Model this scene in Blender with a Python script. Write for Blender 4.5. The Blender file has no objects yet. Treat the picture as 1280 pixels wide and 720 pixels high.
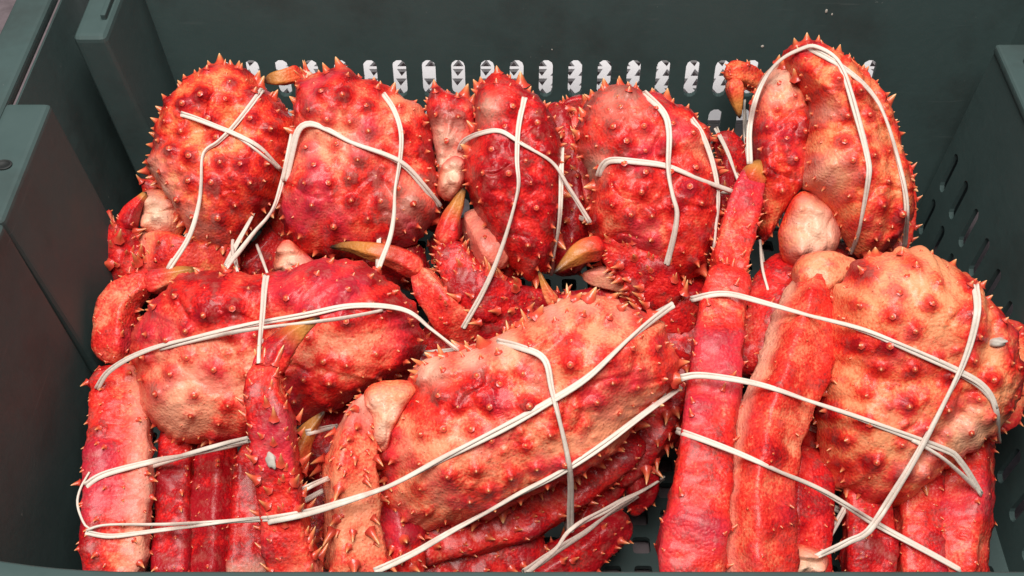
import bpy, bmesh, math, random
import numpy as np
from mathutils import Vector, Matrix, noise

# ------------------------------------------------------------------ camera, light, exposure
scene = bpy.context.scene
COL = scene.collection
FPX = 1350.0                       # focal length in units of a 1280-wide picture
TH = math.radians(51.0)            # camera pitch below the horizon
CAMZ = 0.77
cam_d = bpy.data.cameras.new('camera'); cam = bpy.data.objects.new('camera', cam_d); COL.objects.link(cam)
cam.location = (0, 0, CAMZ); cam.rotation_euler = (math.pi/2 - TH, 0, 0)
cam_d.sensor_width = 36.0; cam_d.lens = 36.0*FPX/1280.0; cam_d.clip_start = 0.01; cam_d.clip_end = 100
scene.camera = cam

world = bpy.data.worlds.new('World'); scene.world = world; world.use_nodes = True
bg = world.node_tree.nodes['Background']; bg.inputs[0].default_value = (0.80, 0.86, 1.0, 1); bg.inputs[1].default_value = 0.10

def area(name, loc, target, sx, sy, power, col):
    l = bpy.data.lights.new(name, 'AREA'); l.shape = 'RECTANGLE'; l.size = sx; l.size_y = sy; l.energy = power; l.color = col
    o = bpy.data.objects.new(name, l); COL.objects.link(o); o.location = loc
    o.rotation_euler = (Vector(target) - Vector(loc)).to_track_quat('-Z', 'Y').to_euler()
    return o
area('ceiling_light', (-0.20, 0.10, 1.9), (0.0, 0.5, 0.1), 1.0, 0.8, 47, (1.0, 0.95, 0.90))
area('added_lattice_light', (0.25, 1.25, 2.1), (0.05, 0.9, 0.0), 0.8, 0.3, 18, (1.0, 0.96, 0.92))  # added lamp that brightens the white lattice behind the slots

vs = scene.view_settings
vs.view_transform = 'Standard'; vs.look = 'None'; vs.exposure = 0.0; vs.gamma = 1.0; vs.use_curve_mapping = False

# ------------------------------------------------------------------ helpers
AX = np.array([0, math.cos(TH), -math.sin(TH)]); UP = np.array([0, math.sin(TH), math.cos(TH)]); RT = np.array([1.0, 0, 0])
CAMP = np.array([0, 0, CAMZ])
def ray(px, py): return AX + RT*(px-640)/FPX + UP*(360-py)/FPX
def atz(px, py, z):
    d = ray(px, py); t = (z-CAMZ)/d[2]
    return CAMP + d*t, t
def on_plane(px, py, p0, n):
    d = ray(px, py); t = np.dot(p0-CAMP, n)/np.dot(d, n)
    return CAMP + d*t
def unit(v):
    v = np.asarray(v, float); return v/np.linalg.norm(v)

def link_mesh(name, verts, faces, mats, parent=None, base=None, attrs=None, smooth=True, fm=None):
    v = np.asarray(verts, float)
    if base is not None: v = v - np.asarray(base)
    me = bpy.data.meshes.new(name); me.from_pydata(v.tolist(), [], faces); me.update()
    for m in (mats if isinstance(mats, (list, tuple)) else [mats]): me.materials.append(m)
    if smooth: me.polygons.foreach_set('use_smooth', [True]*len(me.polygons))
    if attrs:
        for k, a in attrs.items():
            at = me.attributes.new(k, 'FLOAT', 'POINT'); at.data.foreach_set('value', np.asarray(a, np.float32))
    o = bpy.data.objects.new(name, me); COL.objects.link(o)
    if parent is not None: o.parent = parent
    return o
def tag(o, label=None, cat=None, group=None, kind=None):
    if label: o['label'] = label
    if cat: o['category'] = cat
    if group: o['group'] = group
    if kind: o['kind'] = kind
    return o
def catmull(P, n, closed=False):
    P = np.asarray(P, float); m = len(P); out = []
    segs = m if closed else m-1
    for i in range(segs):
        if closed: p0, p1, p2, p3 = P[(i-1) % m], P[i], P[(i+1) % m], P[(i+2) % m]
        else: p0, p1, p2, p3 = P[max(i-1, 0)], P[i], P[i+1], P[min(i+2, m-1)]
        for k in range(n):
            t = k/n
            out.append(0.5*((2*p1)+(-p0+p2)*t+(2*p0-5*p1+4*p2-p3)*t*t+(-p0+3*p1-3*p2+p3)*t**3))
    if not closed: out.append(P[-1])
    return np.array(out)
def resample(P, n, closed=False):
    Q = np.vstack([P, P[:1]]) if closed else P
    s = np.r_[0, np.cumsum(np.linalg.norm(np.diff(Q[:, :3], axis=0), axis=1))]
    u = np.linspace(0, s[-1], n, endpoint=not closed)
    return np.stack([np.interp(u, s, Q[:, k]) for k in range(Q.shape[1])], 1)
def fbm(V, scale, seed, octv=3):
    off = Vector((seed*7.13, seed*3.77, seed*1.91)); out = np.empty(len(V))
    for i, p in enumerate(V):
        out[i] = noise.fractal(Vector(p)*scale+off, 1.0, 2.0, octv, noise_basis='PERLIN_ORIGINAL')
    return out

# ------------------------------------------------------------------ materials
def newmat(name):
    m = bpy.data.materials.new(name); m.use_nodes = True
    nt = m.node_tree; return m, nt, nt.nodes['Principled BSDF']
def N(nt, t, **kw):
    n = nt.nodes.new(t)
    for k, v in kw.items():
        if k in n.inputs: n.inputs[k].default_value = v
        else: setattr(n, k, v)
    return n
def mathn(nt, op, a, b=None, c=None, clamp=False):
    n = nt.nodes.new('ShaderNodeMath'); n.operation = op; n.use_clamp = clamp
    for i, x in enumerate((a, b, c)):
        if x is None: continue
        if hasattr(x, 'is_linked'): nt.links.new(x, n.inputs[i])
        else: n.inputs[i].default_value = x
    return n.outputs[0]
def mixc(nt, fac, a, b, mode='MIX'):
    n = nt.nodes.new('ShaderNodeMix'); n.data_type = 'RGBA'; n.blend_type = mode
    for s, x in ((n.inputs[0], fac), (n.inputs[6], a), (n.inputs[7], b)):
        if hasattr(x, 'is_linked'): nt.links.new(x, s)
        elif isinstance(x, (int, float)): s.default_value = x
        else: s.default_value = (*x, 1)
    return n.outputs[2]
def ramp(nt, fac, stops, interp='LINEAR'):
    n = nt.nodes.new('ShaderNodeValToRGB'); cr = n.color_ramp; cr.interpolation = interp
    while len(cr.elements) < len(stops): cr.elements.new(0.5)
    for e, (p, c) in zip(cr.elements, stops):
        e.position = p; e.color = (*c, 1) if len(c) == 3 else c
    nt.links.new(fac, n.inputs[0]); return n.outputs[0]
def attr(nt, name):
    n = nt.nodes.new('ShaderNodeAttribute'); n.attribute_name = name; return n.outputs['Fac']
def noise_n(nt, scale, detail=3, rough=0.55, off=0):
    tc = nt.nodes.new('ShaderNodeTexCoord'); mp = nt.nodes.new('ShaderNodeMapping'); mp.inputs['Location'].default_value = (off, off*1.7, off*0.3)
    nt.links.new(tc.outputs['Object'], mp.inputs[0])
    n = N(nt, 'ShaderNodeTexNoise', Scale=scale, Detail=detail, Roughness=rough); nt.links.new(mp.outputs[0], n.inputs['Vector'])
    return n.outputs['Fac'], mp.outputs[0]

def shell_material(name, shift=0.0, orange=0.0, magenta=0.3, seed=0):
    """cooked king crab shell: pale peach to deep red by the 'red' attribute, cream by 'pale', amber and black by 'tip'"""
    m, nt, b = newmat(name)
    mid, _ = noise_n(nt, 110, 4, 0.68, seed+3); fine, vec = noise_n(nt, 520, 2, 0.6, seed+5)
    big = attr(nt, 'tint')
    r = mathn(nt, 'ADD', attr(nt, 'red'), shift)
    r = mathn(nt, 'MULTIPLY_ADD', mathn(nt, 'SUBTRACT', mid, 0.5), 1.2, r)
    r = mathn(nt, 'MULTIPLY_ADD', mathn(nt, 'SUBTRACT', fine, 0.5), 0.9, r, clamp=True)
    o = orange
    c = ramp(nt, r, [(0.0, (0.85, 0.29+0.03*o, 0.175-0.05*o)), (0.28, (0.81, 0.145+0.03*o, 0.085-0.03*o)),
                     (0.52, (0.74, 0.034+0.02*o, 0.024)), (0.78, (0.60, 0.010+0.008*o, 0.011)), (1.0, (0.32, 0.004, 0.008))])
    mgf = mathn(nt, 'MULTIPLY', mathn(nt, 'MULTIPLY_ADD', big, 5.0, -2.75, clamp=True), magenta)
    c = mixc(nt, mgf, c, (0.58, 0.035, 0.070))
    pl = mathn(nt, 'MULTIPLY_ADD', mathn(nt, 'SUBTRACT', mid, 0.5), 0.6, attr(nt, 'pale'), clamp=True)
    c = mixc(nt, pl, c, (0.78, 0.54, 0.385))
    # dark pores
    vo = N(nt, 'ShaderNodeTexVoronoi', Scale=420.0, Randomness=1.0); nt.links.new(vo.outputs['Distance'].node.inputs['Vector'], vec) if False else nt.links.new(vec, vo.inputs['Vector'])
    dot = mathn(nt, 'MULTIPLY', mathn(nt, 'MULTIPLY_ADD', vo.outputs['Distance'], -9.0, 2.2, clamp=True), mathn(nt, 'MULTIPLY_ADD', mid, 9.0, -4.3, clamp=True))
    c = mixc(nt, mathn(nt, 'MULTIPLY', dot, 0.62), c, (0.16, 0.020, 0.012))
    tp = attr(nt, 'tip')
    amber = ramp(nt, tp, [(0.0, (0.62, 0.10, 0.03)), (0.55, (0.52, 0.20, 0.045)), (0.80, (0.30, 0.12, 0.03)), (0.93, (0.03, 0.016, 0.01))])
    c = mixc(nt, mathn(nt, 'MULTIPLY', tp, 2.2, clamp=True), c, amber)
    nt.links.new(c, b.inputs['Base Color'])
    nt.links.new(mathn(nt, 'MULTIPLY_ADD', fine, 0.55, 0.16), b.inputs['Roughness'])
    b.inputs['Coat Weight'].default_value = 0.20; b.inputs['Coat Roughness'].default_value = 0.20
    b.inputs['Specular IOR Level'].default_value = 0.22
    hh = mathn(nt, 'MULTIPLY_ADD', mid, 0.30, mathn(nt, 'MULTIPLY_ADD', fine, 0.5, mathn(nt, 'MULTIPLY', vo.outputs['Distance'], -0.45)))
    b1 = N(nt, 'ShaderNodeBump', Strength=0.6, Distance=0.0016); nt.links.new(hh, b1.inputs['Height'])
    nt.links.new(b1.outputs[0], b.inputs['Normal'])
    return m

def spine_material():
    m, nt, b = newmat('crab_spine')
    n1, _ = noise_n(nt, 70, 2)
    t = mathn(nt, 'MULTIPLY_ADD', mathn(nt, 'SUBTRACT', n1, 0.5), 0.5, attr(nt, 'tip'), clamp=True)
    c = ramp(nt, t, [(0.0, (0.60, 0.045, 0.028)), (0.45, (0.66, 0.10, 0.045)), (0.78, (0.74, 0.27, 0.10)), (1.0, (0.82, 0.52, 0.26))])
    nt.links.new(c, b.inputs['Base Color']); b.inputs['Roughness'].default_value = 0.35; b.inputs['Coat Weight'].default_value = 0.3; b.inputs['Coat Roughness'].default_value = 0.2
    return m
def membrane_material():
    m, nt, b = newmat('joint_membrane')
    n1, _ = noise_n(nt, 45, 4, 0.6); n2, _ = noise_n(nt, 160, 3, 0.6)
    f = mathn(nt, 'MULTIPLY_ADD', n2, 0.4, mathn(nt, 'MULTIPLY_ADD', n1, 1.6, -0.55))
    c = ramp(nt, f, [(0.2, (0.66, 0.50, 0.38)), (0.46, (0.60, 0.38, 0.26)), (0.72, (0.50, 0.20, 0.12))])
    nt.links.new(c, b.inputs['Base Color']); b.inputs['Roughness'].default_value = 0.5
    b.inputs['Specular IOR Level'].default_value = 0.3
    b1 = N(nt, 'ShaderNodeBump', Strength=0.5, Distance=0.002); nt.links.new(n1, b1.inputs['Height']); nt.links.new(b1.outputs[0], b.inputs['Normal'])
    return m
def plastic(name, col, rough=0.42, dirt=(0.05, 0.035, 0.028), dirt_amt=0.5):
    m, nt, b = newmat(name)
    n1, _ = noise_n(nt, 9, 5, 0.65); n2, _ = noise_n(nt, 130, 3, 0.6, 4); n3, _ = noise_n(nt, 30, 4, 0.7, 8)
    f = mathn(nt, 'MULTIPLY', mathn(nt, 'MULTIPLY_ADD', n1, 4.5, -2.3, clamp=True), dirt_amt)
    c = mixc(nt, mathn(nt, 'MULTIPLY', n3, 0.5), col, tuple(x*1.35 for x in col))
    c = mixc(nt, f, c, dirt)
    tc = nt.nodes.new('ShaderNodeTexCoord'); mp = nt.nodes.new('ShaderNodeMapping'); mp.inputs['Scale'].default_value = (14, 14, 260); mp.inputs['Rotation'].default_value = (0.35, 0.5, 0.2)
    nt.links.new(tc.outputs['Object'], mp.inputs[0]); sn = N(nt, 'ShaderNodeTexNoise', Scale=1.0, Detail=3.0); nt.links.new(mp.outputs[0], sn.inputs['Vector'])
    scr = mathn(nt, 'MULTIPLY', mathn(nt, 'MULTIPLY_ADD', sn.outputs['Fac'], 16.0, -10.6, clamp=True), mathn(nt, 'MULTIPLY_ADD', n1, 6.0, -2.8, clamp=True))
    c = mixc(nt, mathn(nt, 'MULTIPLY', scr, 0.30), c, (0.14, 0.16, 0.155))
    sp = mathn(nt, 'MULTIPLY_ADD', n2, 14.0, -10.3, clamp=True)
    c = mixc(nt, mathn(nt, 'MULTIPLY', sp, 0.35), c, (0.35, 0.36, 0.34))
    nt.links.new(c, b.inputs['Base Color'])
    nt.links.new(mathn(nt, 'MULTIPLY_ADD', n3, 0.35, rough-0.15), b.inputs['Roughness'])
    b.inputs['Specular IOR Level'].default_value = 0.3
    b1 = N(nt, 'ShaderNodeBump', Strength=0.25, Distance=0.0008); nt.links.new(n2, b1.inputs['Height']); nt.links.new(b1.outputs[0], b.inputs['Normal'])
    return m
def simple(name, col, rough=0.5, var=0.2, scale=60, bump=0.2):
    m, nt, b = newmat(name); n1, _ = noise_n(nt, scale, 4, 0.6)
    c = mixc(nt, n1, tuple(x*(1-var) for x in col), tuple(min(1, x*(1+var)) for x in col)); nt.links.new(c, b.inputs['Base Color'])
    b.inputs['Roughness'].default_value = rough
    b1 = N(nt, 'ShaderNodeBump', Strength=bump, Distance=0.002); nt.links.new(n1, b1.inputs['Height']); nt.links.new(b1.outputs[0], b.inputs['Normal'])
    return m

M_SPINE = spine_material(); M_MEMB = membrane_material()
M_CRATE = plastic('green_crate_plastic', (0.041, 0.068, 0.066), 0.58, dirt=(0.022, 0.019, 0.017), dirt_amt=0.5)
M_WHITE = simple('white_plastic', (0.80, 0.78, 0.80), 0.45, 0.05)
M_GROUND = simple('wet_concrete', (0.17, 0.135, 0.145), 0.55, 0.45, 90, 0.6)
M_BAND = simple('white_rubber', (0.68, 0.59, 0.51), 0.5, 0.10, 220, 0.25)
M_BITS = simple('shell_crust', (0.45, 0.41, 0.36), 0.7, 0.15, 300)

# ------------------------------------------------------------------ panels with holes
def panel(name, outer, holes, to3d, thick_vec, mat, parent=None, base=None):
    """flat sheet with real openings: 2D loops filled, then given thickness"""
    bm = bmesh.new(); edges = []
    for loop in [outer]+holes:
        vs_ = [bm.verts.new(to3d(p)) for p in loop]
        edges += [bm.edges.new((vs_[i], vs_[(i+1) % len(vs_)])) for i in range(len(vs_))]
    bmesh.ops.triangle_fill(bm, use_beauty=True, use_dissolve=False, edges=edges)
    ret = bmesh.ops.extrude_face_region(bm, geom=bm.faces[:])
    bmesh.ops.translate(bm, verts=[g for g in ret['geom'] if isinstance(g, bmesh.types.BMVert)], vec=Vector(thick_vec))
    bmesh.ops.recalc_face_normals(bm, faces=bm.faces)
    if base is not None: bmesh.ops.translate(bm, verts=bm.verts, vec=-Vector(base))
    me = bpy.data.meshes.new(name); bm.to_mesh(me); bm.free(); me.materials.append(mat)
    o = bpy.data.objects.new(name, me); COL.objects.link(o)
    if parent is not None: o.parent = parent
    return o
def slot(cx, cy, w, h, n=5):
    r = w/2; out = []
    for k in range(n+1): a = math.pi*k/n; out.append((cx+r*math.cos(a), cy+h/2-r+r*math.sin(a)))
    for k in range(n+1): a = math.pi+math.pi*k/n; out.append((cx+r*math.cos(a), cy-h/2+r+r*math.sin(a)))
    return out
def rrect(x0, x1, y0, y1, r, n=3):
    out = []
    for cx, cy, a0 in ((x1-r, y1-r, 0), (x0+r, y1-r, 90), (x0+r, y0+r, 180), (x1-r, y0+r, 270)):
        for k in range(n+1): a = math.radians(a0+90*k/n); out.append((cx+r*math.cos(a), cy+r*math.sin(a)))
    return out
def hexa(name, top, bot, mat, parent, base, bev=0.004, seg=3):
    """solid between a top quad and a bottom quad (lists of 4 points), edges rounded"""
    bm = bmesh.new(); t = [bm.verts.new(Vector(p)-Vector(base)) for p in top]; b = [bm.verts.new(Vector(p)-Vector(base)) for p in bot]
    bm.faces.new(t); bm.faces.new(b[::-1])
    for i in range(4): bm.faces.new((t[i], b[i], b[(i+1) % 4], t[(i+1) % 4]))
    bmesh.ops.recalc_face_normals(bm, faces=bm.faces)
    bmesh.ops.bevel(bm, geom=bm.edges[:], offset=bev, segments=seg, profile=0.6, affect='EDGES')
    me = bpy.data.meshes.new(name); bm.to_mesh(me); bm.free(); me.materials.append(mat)
    for p in me.polygons: p.use_smooth = False
    o = bpy.data.objects.new(name, me); COL.objects.link(o); o.parent = parent
    return o
def box8(x0, x1, y0, y1, z0, z1, dx0=0, dx1=0, dy0=0, dy1=0):
    top = [(x0, y0, z1), (x1, y0, z1), (x1, y1, z1), (x0, y1, z1)]
    bot = [(x0+dx0, y0+dy0, z0), (x1+dx1, y0+dy0, z0), (x1+dx1, y1+dy1, z0), (x0+dx0, y1+dy1, z0)]
    return top, bot

# ------------------------------------------------------------------ ground and the crate
tag(link_mesh('ground', [(-30, -30, -.014), (30, -30, -.014), (30, 30, -.014), (-30, 30, -.014)], [(0, 1, 2, 3)], M_GROUND, smooth=False), kind='structure')

CB = (0.03, 0.48, 0.0)
crate = bpy.data.objects.new('plastic_crate', None); COL.objects.link(crate); crate.location = CB
tag(crate, 'dark green plastic crate with slotted walls that holds all the crabs', 'crate')
# floor with square drain holes
holes = []
px_, hs = 0.0235, 0.0135
for i in range(29):
    for j in range(18):
        cx = -0.30+i*px_; cy = 0.275+j*px_
        holes.append(rrect(cx-hs/2, cx+hs/2, cy-hs/2, cy+hs/2, 0.0025, 2))
panel('floor_grid', [(-.325, .245), (.385, .245), (.385, .715), (-.325, .715)], holes, lambda p: (p[0], p[1], 0.0), (0, 0, -0.006), M_CRATE, crate, CB)
# back wall, leaning outwards
BW0 = np.array([0, 0.694, 0.0]); BWD = np.array([0, 0.155, 1.0]); BWN = unit(np.cross(np.array([1, 0, 0]), BWD))
def bw_uv(px, py):
    p = on_plane(px, py, BW0, BWN); return p[0], p[2]
holes = []
zt = bw_uv(640, 75)[1]; zb = bw_uv(640, 121)[1]; h = zt-zb
for k in range(-6, 17):
    cx = bw_uv(500+36.45*k, 98)[0]
    for r in range(4):
        holes.append(slot(cx, (zt+zb)/2-r*(h+0.0125), 0.0117, h))
panel('back_wall', [(-.33, -.005), (.43, -.005), (.43, .289), (-.33, .289)], holes, lambda p: tuple(BW0+np.array([p[0], BWD[1]*p[1], p[1]])), (0, 0.0045, 0), M_CRATE, crate, CB)
hexa('rim', *box8(-.42, .46, .738, .765, .286, .298), M_CRATE, crate, CB, 0.003)
# left wall: corner post, recess, and the lower wall with its ledge
hexa('corner_post', *box8(-.3245, -.300, .644, .745, -.004, .268, .022, .030, -.012, -.05), M_CRATE, crate, CB, 0.005)
hexa('post_rib', *box8(-.3075, -.3035, .665, .744, .262, .2725), M_CRATE, crate, CB, 0.001, 2)
hexa('side_wall', *box8(-.349, -.3475, .50, .76, -.004, .262, .030, .033), M_CRATE, crate, CB, 0.0005, 1)
hexa('rim', *box8(-.376, -.3485, .20, .765, .262, .273), M_CRATE, crate, CB, 0.004)
hexa('side_wall', *box8(-.3485, -.317, .455, .566, -.004, .2735, .025, .020), M_CRATE, crate, CB, 0.004)
hexa('side_wall', *box8(-.3482, -.3162, .21, .4545, -.004, .2737, .015, .010, .02, 0), M_CRATE, crate, CB, 0.004)
# right wall: recess at the back, then the slotted inner wall with its ledge
RW0 = np.array([0.385, 0, 0.225]); RWD = np.array([0.04, 0, 1.0]); RWN = unit(np.cross(RWD, np.array([0, 1, 0])))
def rw_uv(px, py):
    p = on_plane(px, py, RW0, RWN); return p[1], p[2]
holes = []
ya, za = rw_uv(1226, 318); yc, zc = rw_uv(1264, 382); 
for k in range(-4, 14):
    holes.append(slot(ya+(yc-ya)/2*k, za-0.004, 0.0105, 0.043)); holes.append(slot(ya+(yc-ya)/2*k, za-0.060, 0.0105, 0.043))
holes = [h_ for h_ in holes if min(p[0] for p in h_) > 0.26 and max(p[0] for p in h_) < 0.68]
panel('side_wall', [(.215, -.004), (.688, -.004), (.688, .222), (.215, .222)], holes, lambda p: (RW0[0]+(p[1]-.225)*.04, p[0], p[1]), (0.004, 0, 0), M_CRATE, crate, CB)
hexa('wall_end', *box8(.3852, .425, .6835, .688, -.004, .221, -.009, 0), M_CRATE, crate, CB, 0.001, 1)
hexa('ledge', *box8(.383, .43, .20, .689, .219, .227), M_CRATE, crate, CB, 0.003)
hexa('ledge_rib', *box8(.398, .402, .23, .668, .225, .232), M_CRATE, crate, CB, 0.001, 1)
hexa('side_wall', *box8(.425, .430, .689, .76, -.004, .29, -.03, -.02), M_CRATE, crate, CB, 0.001, 1)
hexa('rim', *box8(.43, .455, .20, .765, .225, .236), M_CRATE, crate, CB, 0.003)
# front wall and its rim (the rim bows in a little towards the left corner)
hexa('front_wall', *box8(-.34, .40, .208, .222, -.004, .262, 0.03, -.03, .03, .03), M_CRATE, crate, CB, 0.003)
V = []; F = []
xs = np.linspace(-.36, .44, 60)
for x in xs:
    yi = 0.2262 + 0.020*max(0, (-x-.185)/.1)**2*0.6
    V += [(x, yi-.03, .262), (x, yi-.0015, .262), (x, yi, .2635), (x, yi, .2685), (x, yi-.0015, .270), (x, yi-.03, .270)]
for i in range(len(xs)-1):
    for k in range(6): F.append((i*6+k, i*6+(k+1) % 6, (i+1)*6+(k+1) % 6, (i+1)*6+k))
F += [tuple(range(6)), tuple(range((len(xs)-1)*6, len(xs)*6))[::-1]]
link_mesh('rim', V, F, M_CRATE, crate, CB)
# hole in the left ledge: raised ring, its shade painted as a near-black disc
V = []; F = []
pc, _ = atz(4, 206, .2742); n = 20
for k in range(n):
    a = 2*math.pi*k/n
    for r, z in ((.0058, .2745), (.0050, .2752), (.0042, .2745), (.0040, .2741)): V.append((pc[0]+r*math.cos(a), pc[1]+r*math.sin(a)*.8, z))
for k in range(n):
    for j in range(3): F.append((k*4+j, ((k+1) % n)*4+j, ((k+1) % n)*4+j+1, k*4+j+1))
F.append(tuple(k*4+3 for k in range(n)))
link_mesh('hole_shade_disc', V, F, [simple('hole_shade_paint', (0.006, 0.008, 0.008), 0.7)], crate, CB)

# pale specks on the back wall
def blobs(name, pts, p0, n, mat):
    bm = bmesh.new(); rg = random.Random(77)
    for px, py, r in pts:
        q = Vector(on_plane(px, py, p0, n)); q0 = len(bm.verts)
        ret = bmesh.ops.create_icosphere(bm, subdivisions=2, radius=r)
        rot = Vector((0, 0, 1)).rotation_difference(Vector(n)).to_matrix().to_4x4()
        M_ = Matrix.Translation(q) @ rot @ Matrix.Diagonal((rg.uniform(.7, 1.1), rg.uniform(.8, 1.5), .55, 1))
        bmesh.ops.transform(bm, matrix=M_, verts=ret['verts'])
    bmesh.ops.translate(bm, verts=bm.verts, vec=-Vector(CB))
    me = bpy.data.meshes.new(name); bm.to_mesh(me); bm.free(); me.materials.append(mat)
    for p in me.polygons: p.use_smooth = True
    o = bpy.data.objects.new(name, me); COL.objects.link(o); o.parent = crate; o['kind'] = 'stuff'
rg = random.Random(5)
blobs('specks', [(953, 58, .0013), (1033, 14, .0014), (1040, 18, .001), (690, 62, .0006)], BW0, BWN, M_BITS)

# white lattice crate that shows through the slots
WB = (0.1, 0.95, -0.014)
wc = bpy.data.objects.new('white_crate', None); COL.objects.link(wc); wc.location = WB
tag(wc, 'white plastic crate with triangular openings behind the slots of the green wall', 'crate')
holes = []; pw, ph = 0.0143, 0.0150
for j in range(13):
    for i in range(74):
        x = -.42+i*pw; y = .815+j*ph
        if rg.random() < .12: continue
        if (i+j//2) % 2: holes.append([(x+.0015, y+.0015), (x+.0128, y+.0015), (x+.0072, y+.0125)])
        else: holes.append([(x+.0015, y+.0125), (x+.0072, y+.0015), (x+.0128, y+.0125)])
panel('lattice_top', [(-.45, .795), (.66, .795), (.66, 1.15), (-.45, 1.15)], holes, lambda p: (p[0], p[1], 0.05), (0, 0, -0.004), M_WHITE, wc, WB)
hexa('side_wall', *box8(-.45, .66, .7951, .799, -.0138, .0455), M_WHITE, wc, WB, 0.001, 1)
hexa('side_wall', *box8(-.45, .66, 1.146, 1.1499, -.0138, .0455), M_WHITE, wc, WB, 0.001, 1)
hexa('side_wall', *box8(-.4499, -.446, .7995, 1.1455, -.0138, .0455), M_WHITE, wc, WB, 0.001, 1)
hexa('side_wall', *box8(.656, .6599, .7995, 1.1455, -.0138, .0455), M_WHITE, wc, WB, 0.001, 1)

# ------------------------------------------------------------------ crab building blocks
def cone_profile():
    return [(0.0, 1.75), (0.14, 1.15), (0.38, 0.82), (0.68, 0.48), (0.91, 0.18)]
class Spines:
    def __init__(s): s.V = []; s.F = []; s.T = []; s.n = 0
    def add(s, p, d, L, r, bend=None, ns=6, rng=random):
        d = unit(d); a = unit(np.cross(d, [0.31, 0.52, 0.79])); b = np.cross(d, a)
        bend = np.zeros(3) if bend is None else np.asarray(bend)
        p = np.asarray(p)-d*0.0008
        i0 = s.n
        for h_, rr in cone_profile():
            c = p+d*L*h_+bend*L*h_*h_
            for k in range(ns):
                an = 2*math.pi*k/ns; s.V.append(c+(a*math.cos(an)+b*math.sin(an))*r*rr); s.T.append(h_)
        s.V.append(p+d*L+bend*L); s.T.append(1.0)
        m = len(cone_profile())
        for j in range(m-1):
            for k in range(ns): s.F.append((i0+j*ns+k, i0+j*ns+(k+1) % ns, i0+(j+1)*ns+(k+1) % ns, i0+(j+1)*ns+k))
        for k in range(ns): s.F.append((i0+(m-1)*ns+k, i0+(m-1)*ns+(k+1) % ns, i0+m*ns))
        s.n = len(s.V)
    def build(s, parent, base):
        if not s.V: return
        o = link_mesh('spines', s.V, s.F, M_SPINE, parent, base, {'tip': s.T}); o['kind'] = 'stuff'; return o

def vnormals(V, F):
    V = np.asarray(V); Fq = np.array([f if len(f) == 4 else (f[0], f[1], f[2], f[2]) for f in F])
    n = np.cross(V[Fq[:, 2]]-V[Fq[:, 0]], V[Fq[:, 3]]-V[Fq[:, 1]]); out = np.zeros_like(V)
    for k in range(4): np.add.at(out, Fq[:, k], n)
    return out/(np.linalg.norm(out, axis=1, keepdims=True)+1e-12)

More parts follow.
